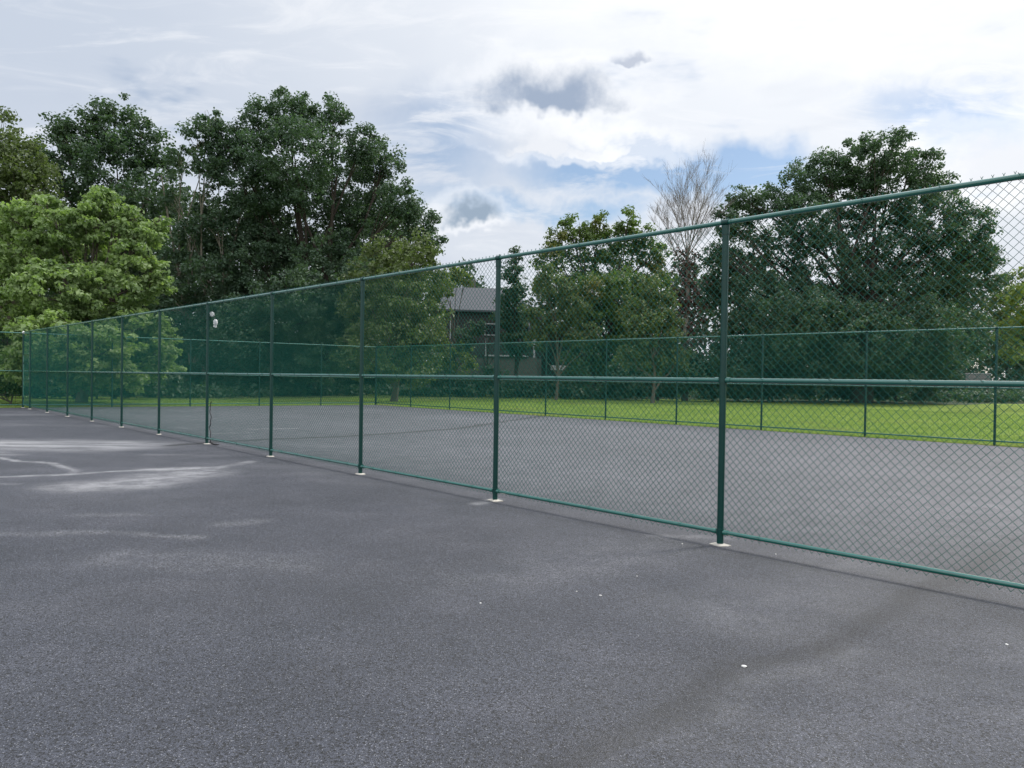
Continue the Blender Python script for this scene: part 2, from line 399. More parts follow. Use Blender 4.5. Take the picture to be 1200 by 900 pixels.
# surveyed post positions along the near fence (metres from the nearest post in view)
NEAR = [-2 * BAY, -BAY, 0, BAY, 2 * BAY, 3 * BAY, 4 * BAY, 5 * BAY, 6 * BAY, 7 * BAY, 8 * BAY, 9 * BAY, 10 * BAY]
ADJ = {3: -.03, 4: -.05, 6: -.10, 7: -.02}
xsN = [x + 2 * BAY for x in NEAR]
root_near = fence('chain_link_fence', NEAR[0], 0, dN, xsN, 'long chain link fence nearest the camera, crossing the asphalt from right to far left', 'green chain link fences around the court', mesh_side=-1, top_slope=.0009)
# far side
xsF = [i * 3.5133 for i in range(0, 13)]
root_far = fence('chain_link_fence', OFF2 - 3 * 3.5133, WID, dN, xsF, 'far chain link fence standing along the edge of the sunny lawn', 'green chain link fences around the court', near=False, Ht=H + .0, mesh_side=1, top_slope=0, r=.033)
# end fence between the corners, and its continuation to the left
nE = 5
xsE = [i * WID / nE for i in range(nE)]
root_end = fence('chain_link_fence', ACORNER, .0, eN, xsE + [WID - .06], 'short-side chain link fence at the far end of the court, joining the two long fences', 'green chain link fences around the court', near=False, mesh_side=1, top_slope=0, skip_first=True)
xsL = [0, 3.4, 6.8, 10.2]
root_left = fence('chain_link_fence', ACORNER, 0, (-eN[0], -eN[1]), xsL, 'chain link fence running off the left edge, in front of the low green shrub', 'green chain link fences around the court', near=False, mesh_side=-1, top_slope=0, skip_first=True)
# shared corner post (belongs to the near fence) and the walk gate beside it
xg0 = xsN[-1]; xg1 = ACORNER + 2 * BAY
def gN(x): q = aw(NEAR[0] + x, 0); return q.z
cp_ = make_post(root_near, xg1, gN(xg1), H + .02, .038, cap='round', white=True, foot=True)
mb = MB(); mb.tube([(xg0, 0, H + .0009 * xg0), (xg1, 0, H + .02)], .0225, 12); mb.build('top_rail', M_RAIL, root_near, True)
GH = 2.22; gz = gN(xg0)
mb = MB(); mb.tube([(xg0 + .033, 0, gz + GH + .06), (xg1 - .04, 0, gz + GH + .06)], .021, 12); mb.build('transom_rail', M_RAIL, root_near, True)
gt = empty('gate', (0, 0, 0), 0, root_near)
mb = MB()
for z in (.12, 1.2, GH): mb.tube([(xg0 + .10, 0, gz + z), (xg1 - .11, 0, gz + z)], .019, 12)
for x in (xg0 + .10, xg1 - .11): mb.tube([(x, 0, gz + .10), (x, 0, gz + GH + .02)], .021, 12)
mb.build('gate_frame', M_RAIL, gt, True)
cm = chain_mesh(xg1 - .13 - xg0 - .10, .12, GH); o = link('gate_mesh', cm, None, gt); o.location = (xg0 + .11, -.02, gz)
cm = chain_mesh(xg1 - xg0 - .06, GH + .07, H + .01); o = link('wire_mesh', cm, None, root_near); o.location = (xg0 + .03, -.029, gz)
mb = MB(); mb.box((xg0 + .09, 0, gz + 1.25), (.12, .07, .05)); mb.build('gate_latch', M_TIE, gt, bevel=.004)
for z in (.4, 1.9):
    mb = MB(); mb.tube([(xg1 - .11, 0, gz + z - .04), (xg1 - .11, 0, gz + z + .04)], .028, 10); mb.box((xg1 - .06, 0, gz + z), (.08, .03, .05)); mb.build('hinge', M_POST, gt, True)

# white device on the terminal post and its cable
q = aw(4 * BAY, 0); rot = math.atan2(-D[1], -D[0])
t = empty('mounted_camera', (q.x, q.y, q.z + 2.86), rot)
tag(t, 'small white camera head on a white bracket high on the fifth post from the right', 'camera')
mb = MB(); mb.box((.035, .055, .06), (.16, .03, .028)); mb.box((.03, .055, -.01), (.14, .03, .022)); mb.box((.135, .055, .01), (.07, .045, .085), 0, 0)
mb.tube([(.02, .03, .03), (.02, .06, .03)], .022, 10); mb.build('bracket', M_WHITE, t, bevel=.005)
mb = MB(); mb.tube([(.165, .055, .0), (.20, .07, -.05), (.25, .07, -.11)], .007, 8); mb.build('arm', M_BLACK, t, True)
mb = MB(); mb.tube([(.262, .07, -.10), (.262, .07, -.13), (.258, .07, -.20), (.252, .07, -.22)], [.025, .044, .046, .03], 14); mb.tube([(.25, .07, -.225), (.235, .07, -.26), (.228, .07, -.27)], [.03, .04, .022], 12)
mb.build('camera_head', M_WHITE, t, True)
t = MB(); pts = []
for i in range(26):
    z = .06 + i * .036; pts.append(q + Vector((-D[0], -D[1], 0)) * (.16 + .035 * math.sin(i * .55) + .02 * math.sin(i * 1.3)) + Vector((0.03, -.03, z)))
t.tube(pts, .009, 8); t.tube([pts[0], pts[0] + Vector((.10, -.06, -.045)), pts[0] + Vector((.22, -.12, -.05))], .02, 8)
tag(t.build('loose_cable', M_BLACK, None, True), 'wavy black cable hanging down beside the post that carries the white camera', 'cable')

# stone chips on the asphalt
ch0 = None
for i, (px, py, s) in enumerate([(873, 783, .014), (704, 699, .010), (563, 708, .008), (845, 640, .010), (853, 641, .009), (1182, 757, .010), (676, 694, .006), (800, 638, .008), (910, 650, .007), (747, 676, .006)]):
    P = spot(px, py)
    if ch0 is None:
        b = MB(); n = 7; V = []
        for zz, rr in ((0, .8), (.35, 1.0), (.65, .7)):
            V += [(rr * math.cos(2 * PI * k / n + zz) * random.uniform(.8, 1.15), rr * math.sin(2 * PI * k / n + zz) * random.uniform(.7, 1), zz) for k in range(n)]
        F = [(j * n + k, j * n + (k + 1) % n, (j + 1) * n + (k + 1) % n, (j + 1) * n + k) for j in range(2) for k in range(n)] + [tuple(range(2 * n, 3 * n)), tuple(range(n))[::-1]]
        b.add(V, F); c = ch0 = b.build('stone_chip', M_CHIP)
    else: c = ch0.copy(); COL.objects.link(c)
    c.location = P; c.scale = (s * 1.2, s, s * .9); c.rotation_euler[2] = random.uniform(0, 6)
    tag(c, 'small white stone chip lying loose on the dark asphalt', 'stone', 'white stone chips on the asphalt')
ch0['label'] = 'largest white stone chip, alone on the dark wheel-worn streak at lower right'

# ------------------------------------------------------------ trees
def leaves(centres, radii, n_per, ls, flat=.7, up=.6, droop=0.0, tone_c=None):
    """numpy leaf sprays: folded diamonds scattered round clump centres"""
    C = np.repeat(centres, n_per, axis=0); R = np.repeat(radii, n_per); N = len(C)
    g = rng.normal(size=(N, 3)); g /= np.linalg.norm(g, axis=1)[:, None]
    off = g * (R * rng.random(N) ** .45)[:, None]; off[:, 2] *= flat
    P = C + off; P[:, 2] -= droop * (off[:, 0] ** 2 + off[:, 1] ** 2)
    nrm = rng.normal(size=(N, 3)) * .65 + g * .55; nrm[:, 2] += up; nrm /= np.linalg.norm(nrm, axis=1)[:, None]
    a = rng.normal(size=(N, 3)); a += g * .6; a[:, 2] -= .25
    a -= nrm * (a * nrm).sum(1)[:, None]; a /= np.linalg.norm(a, axis=1)[:, None]; b = np.cross(nrm, a)
    L = (ls * rng.uniform(.6, 1.25, N))[:, None]; Wd = L * rng.uniform(.26, .42, N)[:, None]
    v = np.empty((N, 4, 3), dtype=np.float32)
    v[:, 0] = P - a * L * .5; v[:, 1] = P + b * Wd + nrm * L * .06 - a * L * .05; v[:, 2] = P + a * L * .5 - nrm * L * .1; v[:, 3] = P - b * Wd + nrm * L * .06 - a * L * .05
    F = np.arange(N * 4, dtype=np.int32).reshape(N, 4)
    tc = np.repeat(tone_c if tone_c is not None else rng.random(len(centres)), n_per)
    tone = np.clip(.55 * tc + .45 * rng.random(N), 0, 1)
    return v.reshape(-1, 3), F, tone
def clumps(lobes, rc, dens, inner=.35):
    cs = []; rs = []
    for (c, R) in lobes:
        c = np.array(c); R = np.array(R, dtype=float)
        n = max(4, int(dens * (R.mean() / rc) ** 2))
        g = rng.normal(size=(n, 3)); g /= np.linalg.norm(g, axis=1)[:, None]
        rad = inner + (1 - inner) * rng.random(n) ** .6
        lump = .97 + .09 * np.sin(g[:, 0] * 5 + c[0]) + .09 * np.sin(g[:, 2] * 6 + c[1] * 2)
        cs.append(c + g * R * (rad * lump)[:, None]); rs.append(rc * rng.uniform(.55, 1.25, n))
    return np.vstack(cs), np.concatenate(rs)
def tree(name, label, cat, Y, base_px, lobes_px, leafm, bark, rc=.8, ls=.3, dens=6, npc=45, trunk_r=.3, group=None, depth=.9, inner=.35,
         flat=.75, stems=1, lean=0, limb_r=.09, zs=1.0, foot_y=None, sway=.35):
    """lobes_px: (x, y, r) crown lobes as surveyed at distance Y"""
    k = Y / FPX
    bx = sight(base_px, 440, Y).x; base = Vector((bx, Y, ground(bx, Y)))
    root = empty(name, base); tag(root, label, cat, group)
    lob = []
    for j, L in enumerate(lobes_px):
        x, y, r = L[:3]; R = r * k; dy = L[3] if len(L) > 3 else random.uniform(-1, 1) * depth * R * 1.2
        # keep apparent place: the point is taken on its bearing at its own distance
        p = sight(x, y, Y + dy) - base
        lob.append(((p.x, p.y, p.z), (R, R * depth * 1.1, R * zs)))
    C, Rr = clumps(lob, rc, dens, inner)
    zmin = .5; C[:, 2] = np.maximum(C[:, 2], zmin + rng.random(len(C)) * .6)
    V, F, tn = leaves(C, Rr, npc, ls, flat)
    me = mesh_np('crown', V, F, False, tn); link('crown', me, leafm, root)
    tb = MB()
    top = max(l[0][2] for l in lob); cxm = sum(l[0][0] for l in lob) / len(lob)
    for s in range(stems):
        lx = lean + (s - (stems - 1) / 2) * 1.6; ht = top * .80
        pts = []; rd = []
        for i in range(9):
            f = i / 8; pts.append(Vector(((s - (stems - 1) / 2) * .6 + lx * f * 1.6 + math.sin(f * 5 + s) * .15 + cxm * .45 * f, math.sin(f * 4 + s * 2) * .2, ht * f - .1)))
            rd.append(trunk_r * (1.35 if i == 0 else 1) * (1 - .88 * f) + .02)
        tb.tube(pts, rd, 9)
        for j, (c, R) in enumerate(lob):
            if j % stems != s: continue
            c = Vector(c); f0 = min(.75, max(.18, (c.z / ht) * .5)); i0 = int(f0 * 8); p0 = pts[i0]
            mid = p0.lerp(c, .5) + Vector((random.uniform(-.5, .5), 0, random.uniform(-.2, .9)))
            r0 = min(rd[i0] * .6, limb_r * 1.6)
            tb.tube([p0, p0.lerp(mid, .5) + Vector((0, 0, .2)), mid, mid.lerp(c, .6), c], [r0, r0 * .8, r0 * .6, r0 * .4, .02], 6)
            for q in range(7):
                u = Vector((random.gauss(0, 1), random.gauss(0, 1), random.gauss(.4, .8))).normalized()
                e = c + Vector((u.x * R[0], u.y * R[1], u.z * R[2])) * .8; s0 = mid.lerp(c, random.uniform(.2, 1))
                tb.tube([s0, s0.lerp(e, .5) + Vector((0, 0, .25)), e], [r0 * .35, r0 * .22, .012], 4)
    tb.build('trunk', bark, root, True)
    return root
G_EDGE = 'trees at the edge of the wood'
# big oak left of centre
tree('oak_tree', 'broad dark green oak with the highest crown, left of the open sky', 'tree', 62, 372,
     [(342, 135, 30), (305, 152, 30), (268, 172, 27), (388, 142, 25), (425, 170, 25), (452, 192, 22), (345, 190, 55), (415, 225, 52), (285, 222, 45),
      (470, 235, 28), (345, 260, 65), (430, 290, 60), (492, 262, 22), (505, 290, 17), (305, 310, 55), (385, 340, 62), (460, 340, 45), (250, 270, 30), (330, 385, 55), (410, 400, 45), (290, 395, 40, -5), (350, 360, 45, -6), (380, 410, 40, -5), (250, 400, 30, -3), (430, 350, 45, -5), (340, 425, 30, -4), (275, 360, 26, 3), (290, 380, 26, 2)],
     L_OAK, M_BARKD, rc=.68, ls=.23, dens=6.8, npc=64, trunk_r=.42, stems=2, group=G_EDGE)
tree('maple_tree', 'olive leafy tree low at the right foot of the highest oak', 'tree', 52, 462,
     [(455, 310, 34), (490, 300, 26), (505, 330, 24), (470, 350, 40), (430, 350, 34), (500, 385, 30), (455, 400, 42), (420, 410, 32), (490, 425, 30)],
     L_OLIVE, M_BARK, rc=.6, ls=.26, dens=5, npc=42, trunk_r=.2, group=G_EDGE)
tree('oak_tree', 'dark round-topped oak rising behind the bright yellow-green tree', 'tree', 66, 130,
     [(135, 150, 34), (100, 165, 32), (168, 170, 30), (70, 150, 16), (60, 190, 26), (195, 195, 20), (130, 205, 50), (85, 235, 45), (175, 235, 38), (120, 280, 50), (60, 290, 45), (180, 300, 40), (160, 360, 45), (90, 360, 55), (200, 350, 30, -3), (205, 400, 34, -3), (150, 410, 40)],
     L_DARK, M_BARKD, rc=.75, ls=.30, dens=6, npc=46, trunk_r=.36, group=G_EDGE)
tree('elm_tree', 'dull olive tree cut by the left edge of the photo, behind the bright yellow-green tree', 'tree', 56, 5,
     [(20, 190, 38), (-25, 200, 50), (45, 215, 30), (0, 145, 18), (25, 240, 45), (-20, 270, 60), (40, 290, 40), (0, 340, 55), (20, 390, 45)],
     L_OLIVE, M_BARK, rc=.7, ls=.26, dens=5.4, npc=46, trunk_r=.3, group=G_EDGE)
tree('ash_tree', 'airy tree with pale slanting stems between the two tallest dark oaks', 'tree', 60, 236,
     [(250, 140, 14), (232, 158, 20), (258, 165, 16), (215, 190, 20), (245, 195, 22), (205, 235, 14), (240, 240, 14), (222, 270, 16), (255, 262, 16), (215, 310, 32), (245, 330, 36), (210, 360, 34), (245, 390, 34), (270, 360, 26), (285, 345, 22), (262, 392, 24)],
     L_OAK, M_BARKP, rc=.55, ls=.27, dens=4.2, npc=36, trunk_r=.17, stems=3, limb_r=.06, group=G_EDGE)
tree('hickory_tree', 'bright yellow-green tree standing just behind the left end of the fences', 'tree', 40, 95,
     [(50, 248, 24), (25, 262, 26), (68, 268, 26), (118, 238, 22), (112, 262, 30), (150, 258, 20), (168, 275, 22), (188, 262, 11), (35, 302, 38), (100, 300, 40), (155, 300, 24), (185, 306, 12), (5, 325, 32), (70, 340, 46),
      (130, 345, 42), (178, 338, 22), (190, 322, 10), (60, 400, 40, -4), (110, 410, 40, -4), (30, 430, 28, -4), (90, 435, 28, -3), (140, 440, 24, -3), (20, 380, 42), (90, 385, 50), (150, 388, 40), (188, 395, 22), (198, 422, 18), (45, 420, 38), (120, 425, 38), (165, 430, 28), (-10, 400, 36)],
     L_LIME, M_BARK, rc=.38, ls=.24, dens=5.6, npc=38, trunk_r=.22, inner=.55, flat=.6, group=G_EDGE, zs=.85)
# centre
tree('young_tree', 'small yellow-green treetop beside the grey roof of the house', 'tree', 70, 533,
     [(535, 322, 11), (545, 328, 8), (520, 338, 13), (508, 360, 16), (503, 390, 20), (515, 420, 22), (540, 425, 22)], L_YEL, M_BARK, rc=.5, ls=.27, dens=5, npc=34, trunk_r=.12, group=G_EDGE)
tree('spruce_tree', 'narrow dark conifer with a thin spire just right of the house roof', 'tree', 66, 603,
     [(603, 292, 4), (603, 305, 8), (601, 322, 13), (604, 345, 17), (603, 372, 20), (606, 402, 18)], L_DARK, M_BARKD, rc=.45, ls=.24, dens=6, npc=34, trunk_r=.16, group=G_EDGE)
tree('maple_tree', 'tree with tawny autumn tinges rising behind the middle of the long fence', 'tree', 70, 700,
     [(668, 268, 16), (655, 285, 18), (700, 268, 20), (735, 262, 18), (752, 275, 14), (690, 295, 28), (730, 295, 28), (645, 305, 20), (768, 300, 20), (680, 330, 32), (730, 335, 34), (770, 340, 24), (640, 335, 16), (690, 375, 36), (740, 380, 32), (775, 385, 24), (715, 415, 32), (680, 420, 26), (760, 425, 26), (730, 350, 36, -4), (690, 350, 30, -4)],
     L_TURN, M_BARKD, rc=.65, ls=.28, dens=5.2, npc=42, trunk_r=.28, stems=2, group=G_EDGE)
tree('birch_tree', 'leafy grey-green tree in front of the porch of the house', 'tree', 60, 652,
     [(640, 325, 16), (660, 340, 20), (640, 352, 20), (622, 372, 14), (630, 400, 14), (690, 392, 14), (672, 362, 18), (655, 378, 20), (640, 385, 12), (668, 395, 12)], L_OLIVE, M_BARK, rc=.45, ls=.23, dens=4.6, npc=36, trunk_r=.1, limb_r=.05, group=G_EDGE)
tree('young_maple', 'bushy yellow-olive tree left of the vine-covered bare tree', 'tree', 56, 765,
     [(762, 340, 16), (745, 362, 16), (775, 360, 20), (752, 385, 22), (785, 390, 20), (765, 412, 26), (795, 420, 20), (740, 412, 20)], L_OLIVE, M_BARK, rc=.5, ls=.25, dens=4.8, npc=36, trunk_r=.12, group=G_EDGE)
tree('dogwood_tree', 'small dark tree in front of the house wall, left of the conifer', 'tree', 68, 568,
     [(560, 384, 11), (590, 374, 13), (545, 398, 14), (588, 352, 9), (596, 395, 10)], L_OAK, M_BARKD, rc=.45, ls=.25, dens=4.2, npc=34, trunk_r=.09, limb_r=.04, group=G_EDGE)
# big oak on the right
tree('oak_tree', 'very broad dark oak filling the right half behind the lawn', 'tree', 64, 1010,
     [(1045, 178, 28), (1005, 188, 30), (1080, 195, 25), (965, 200, 26), (935, 215, 24), (1040, 222, 42), (985, 235, 42), (1100, 225, 24), (900, 238, 24), (1095, 258, 42), (872, 255, 22), (940, 265, 42), (1140, 262, 22),
      (1145, 295, 28), (1030, 285, 50), (880, 295, 40), (965, 320, 55), (1100, 318, 42), (1155, 328, 18), (850, 330, 22), (900, 360, 50), (1040, 355, 55), (1115, 370, 40), (870, 400, 38), (960, 395, 55), (1050, 405, 50), (1120, 405, 32), (845, 300, 14),
      (900, 425, 34), (1000, 430, 36), (1145, 395, 20), (950, 430, 32, -4), (1050, 432, 30, -4), (1100, 430, 26, -3), (870, 432, 26, -3), (1010, 400, 45, -6), (930, 380, 45, -6), (1090, 390, 40, -5), (848, 258, 18), (866, 232, 15), (836, 300, 16), (832, 345, 22), (1160, 300, 16)],
     L_OAK, M_BARKD, rc=.68, ls=.23, dens=6.2, npc=62, trunk_r=.45, stems=2, group=G_EDGE)
tree('locust_tree', 'yellowing tree cut by the right edge of the photo', 'tree', 50, 1215,
     [(1202, 325, 16), (1190, 350, 18), (1210, 365, 30), (1188, 385, 20), (1215, 400, 30), (1185, 412, 16), (1172, 395, 10)], L_YEL, M_BARK, rc=.5, ls=.24, dens=4.4, npc=32, trunk_r=.16, group=G_EDGE)
tree('linden_tree', 'pale green tree behind the far fence between the broad oak and the right edge', 'tree', 92, 1180,
     [(1180, 330, 12), (1175, 355, 18), (1190, 380, 22), (1165, 385, 18), (1180, 410, 24), (1205, 420, 20), (1160, 415, 16)], L_OLIVE, M_BARK, rc=.7, ls=.33, dens=5, npc=36, trunk_r=.16, group=G_EDGE)

# bare tree with a vine-wrapped trunk
def bare_tree():
    Y = 64; p0 = sight(803, 440, Y); base = Vector((p0.x, Y, ground(p0.x, Y)))
    root = empty('bare_tree', base); tag(root, 'leafless tree with fine upswept twigs and a reddish vine-wrapped trunk', 'tree')
    b = MB(); R = random.Random(3); tips = []
    topz = sight(800, 188, Y).z - base.z
    def branch(p, d, L, r, lvl):
        pts = [p]; rd = [r]; n = 4
        for i in range(n):
            d = (d + Vector((R.gauss(0, .05), R.gauss(0, .05), .045 if lvl else 0))).normalized(); p = p + d * L / n; pts.append(p); rd.append(r * (1 - .55 * (i + 1) / n))
        b.tube(pts, rd, 6 if lvl < 2 else 4, False)
        if lvl >= 4: return
        k = {0: 0, 1: 9, 2: 7, 3: 4}[lvl]
        for i in range(k):
            f = R.uniform(.25, .98); q = pts[int(f * n)].lerp(pts[min(n, int(f * n) + 1)], R.random())
            az = R.uniform(0, 2 * PI); sp = R.uniform(.28, .62)
            dd = (d + Vector((math.cos(az), math.sin(az), 0)) * sp).normalized(); dd.z = abs(dd.z)
            branch(q, dd, L * R.uniform(.38, .62), max(.007, rd[-1] * R.uniform(.4, .65)), lvl + 1)
    z1 = sight(803, 305, Y).z - base.z
    b.tube([(0, 0, -.1), (-.1, 0, z1 * .4), (.1, 0, z1 * .8), (0, 0, z1 * 1.05)], [.30, .22, .17, .12], 10)
    for i, (sx, L) in enumerate([(-.42, 5.9), (-.27, 6.8), (-.13, 7.4), (.0, 7.7), (.12, 7.5), (.26, 6.9), (.4, 6.0), (-.56, 4.9), (.54, 5.0)]):
        branch(Vector((0, 0, z1 * R.uniform(.86, 1.05))), Vector((sx * 1.15 - .05, R.uniform(-.4, .4), 1)).normalized(), L * .70, .055, 1)
    b.build('trunk', M_BRANCH, root, True)
    C = []; Rr = []
    for i in range(130):
        f = R.random(); C.append((R.gauss(0, .35 + .75 * (1 - f) + .1), R.gauss(0, .5), 1 + f * z1 * .98)); Rr.append(R.uniform(.3, .6))
    V, F, tn = leaves(np.array(C), np.array(Rr), 42, .22, .9)
    link('vine', mesh_np('vine', V, F, False, tn), L_VINE, root)
bare_tree()

# understorey thickets, counted one by one
thick = [(-40, 60, 40), (40, 68, 32), (120, 66, 30), (215, 62, 34), (285, 60, 30), (350, 64, 32), (420, 70, 30), (480, 74, 34), (250, 76, 60), (330, 80, 62), (420, 84, 58),
         (150, 80, 60), (60, 84, 55), (-20, 80, 60), (700, 80, 34), (770, 76, 30), (830, 76, 40), (880, 84, 50), (945, 86, 44), (1010, 88, 48), (1070, 86, 42), (1120, 92, 34), (690, 92, 40), (760, 95, 44), (590, 66, 14), (650, 66, 16), (705, 64, 24), (770, 62, 34), (835, 63, 38), (900, 64, 30), (970, 66, 30), (1050, 66, 26), (540, 66, 22), (1190, 90, 24), (40, 44, 20), (85, 45, 22), (130, 46, 20), (170, 50, 18), (215, 60, 22), (265, 61, 20)]
names = ['under the elm at the left edge', 'beneath the round-topped oak, left part', 'beneath the round-topped oak, right part', 'at the foot of the airy pale-stemmed tree', 'left of the tall oak trunk',
         'right of the tall oak trunk', 'in the shade right of the tall oak', 'below the grey house roof, left of it', 'tall, far behind the airy tree', 'tall, far behind the tall oak', 'tall, behind the olive tree',
         'tall, behind the bright yellow-green tree', 'tall, behind the round-topped oak', 'tall, behind the elm', 'below the autumn-tinged tree', 'at the foot of the vine-wrapped tree', 'between the bare tree and the broad oak',
         'tall, left behind the broad oak', 'behind the left half of the broad oak', 'behind the trunk of the broad oak', 'behind the right half of the broad oak', 'low, right of the broad oak', 'far behind the autumn-tinged tree', 'far behind the bare tree', 'low, in front of the house balcony', 'low, in front of the house porch', 'low, in front of the autumn-tinged tree', 'in front of the vine-wrapped trunk', 'just left of the broad oak', 'at the left foot of the broad oak', 'at the middle foot of the broad oak', 'at the right foot of the broad oak', 'left of the house foundation', 'low, near the grey board', 'under the yellow-green tree, leftmost part', 'under the yellow-green tree, in front of its trunk', 'under the yellow-green tree, right of its trunk', 'under the right edge of the yellow-green tree', 'seen behind the post with the white camera, left side', 'seen behind the post with the white camera, right side']
for (px, Y, hpx), nm in zip(thick, names):
    k = Y / FPX; bx = sight(px, 440, Y).x; gy = 439 + .0149 * (px - 600) + (CAM_H + .25) / k
    lobes = []
    for j in range(9):
        lobes.append((px + random.uniform(-42, 42), gy - hpx * random.uniform(.1, 1.0), hpx * random.uniform(.3, .5) + 5))
    tree('thicket_shrub', 'dark shrub of the understorey ' + nm, 'shrub', Y, px, lobes, random.choice([L_DARK, L_DARK, L_OAK]), M_BARKD, rc=.75, ls=.33, dens=4.5, npc=44, trunk_r=.08, limb_r=.05, inner=.1, group='understorey shrubs in the wood')
# low shrub behind the left fence
tree('low_shrub', 'low rounded green shrub behind the fence at the left edge', 'shrub', 36, 8, [(5, 462, 12), (18, 466, 9), (-12, 460, 16), (-30, 458, 18)], L_BUSH, M_BARK, rc=.25, ls=.12, dens=6, npc=50, trunk_r=.04, limb_r=.02)
# the far-off wood, one mass
def far_wood():
    cs = []; rs = []
    for px in np.arange(-900, 2100, 7.0):
        top = 345 + 22 * math.sin(px * .021) + 16 * math.sin(px * .053 + 1) + 8 * math.sin(px * .17) + (8 if 520 < px < 640 else 0)
        if px < 480: top -= 90
        if 820 < px < 1150: top -= 12
        if 1150 < px < 1260: top += 25
        for y in np.arange(top, 452, 8):
            Y = rng.uniform(112, 140)
            p = sight(px + rng.normal() * 6, y + rng.normal() * 5, Y); cs.append(p); rs.append(rng.uniform(1.0, 2.2))
    V, F, tn = leaves(np.array(cs), np.array(rs), 26, .8, .8)
    o = link('distant_wood', mesh_np('distant_wood', V, F, False, tn), leafmat('far_leaf', (.022, .045, .034), (.062, .095, .060)))
    tag(o, 'dense far-off wood closing the view behind the single trees', 'wood', kind='stuff')
far_wood()
def undergrowth():  # added leaf layer that deepens the shade over the grass below the trees
    n = 6200; x = rng.uniform(-75, 75, n); y = 63 + rng.random(n) ** 1.3 * 45
    y += np.where(x > 8, 4, 0) - 15 / (1 + np.exp((x + 17) / 1.5)); keep = np.abs(x) < y * .75; x = x[keep]; y = y[keep]
    C = np.stack([x, y, -.14 + rng.random(len(x)) * .5 + np.clip((y - 64) / 40, 0, 1) * .5], 1)
    V, F, tn = leaves(C, rng.uniform(.4, .9, len(x)), 22, .32, .6)
    o = link('undergrowth', mesh_np('undergrowth', V, F, False, tn), L_DARK)
    tag(o, 'dark leafy undergrowth added to darken the shaded grass under the trees', 'undergrowth', kind='stuff')
undergrowth()
# grass blades on the lawn next to the court
def grass():
    n = 150000
    a = rng.uniform(-9, ACORNER + 22, n); w = WID + .1 + rng.random(n) ** 1.4 * 26
    keep = np.ones(n, bool); a2 = rng.uniform(ACORNER + .2, ACORNER + 16, 50000); w2 = rng.uniform(-8, WID, 50000)
    a = np.concatenate([a, a2]); w = np.concatenate([w, w2])
    a3 = rng.uniform(-9, ACORNER, 26000); w3 = WID - .04 + np.abs(rng.normal(0, .10, 26000)) * (.6 + .6 * np.sin(a3 * 2.1) * np.sin(a3 * .7))
    a = np.concatenate([a, a3]); w = np.concatenate([w, w3]); n = len(a)
    x = OX + D[0] * a + E_[0] * w; y = OY + D[1] * a + E_[1] * w
    z = -0.0041 * np.clip(a, -15, 36) - 0.0079 * np.clip(w, -12, 22) - .03
    h = rng.uniform(.03, .085, n); ang = rng.uniform(0, 2 * PI, n); wd = rng.uniform(.012, .028, n)
    V = np.empty((n, 3, 3), np.float32)
    V[:, 0] = np.stack([x - np.cos(ang) * wd, y - np.sin(ang) * wd, z], 1); V[:, 1] = np.stack([x + np.cos(ang) * wd, y + np.sin(ang) * wd, z], 1)
    V[:, 2] = np.stack([x + rng.normal(0, .02, n), y + rng.normal(0, .02, n), z + h], 1)
    o = link('grass', mesh_np('grass', V.reshape(-1, 3), np.arange(3 * n).reshape(n, 3), False, rng.random(n)), L_GRASS)
    tag(o, 'short sunlit lawn grass beyond the court', 'grass', kind='stuff')
grass()

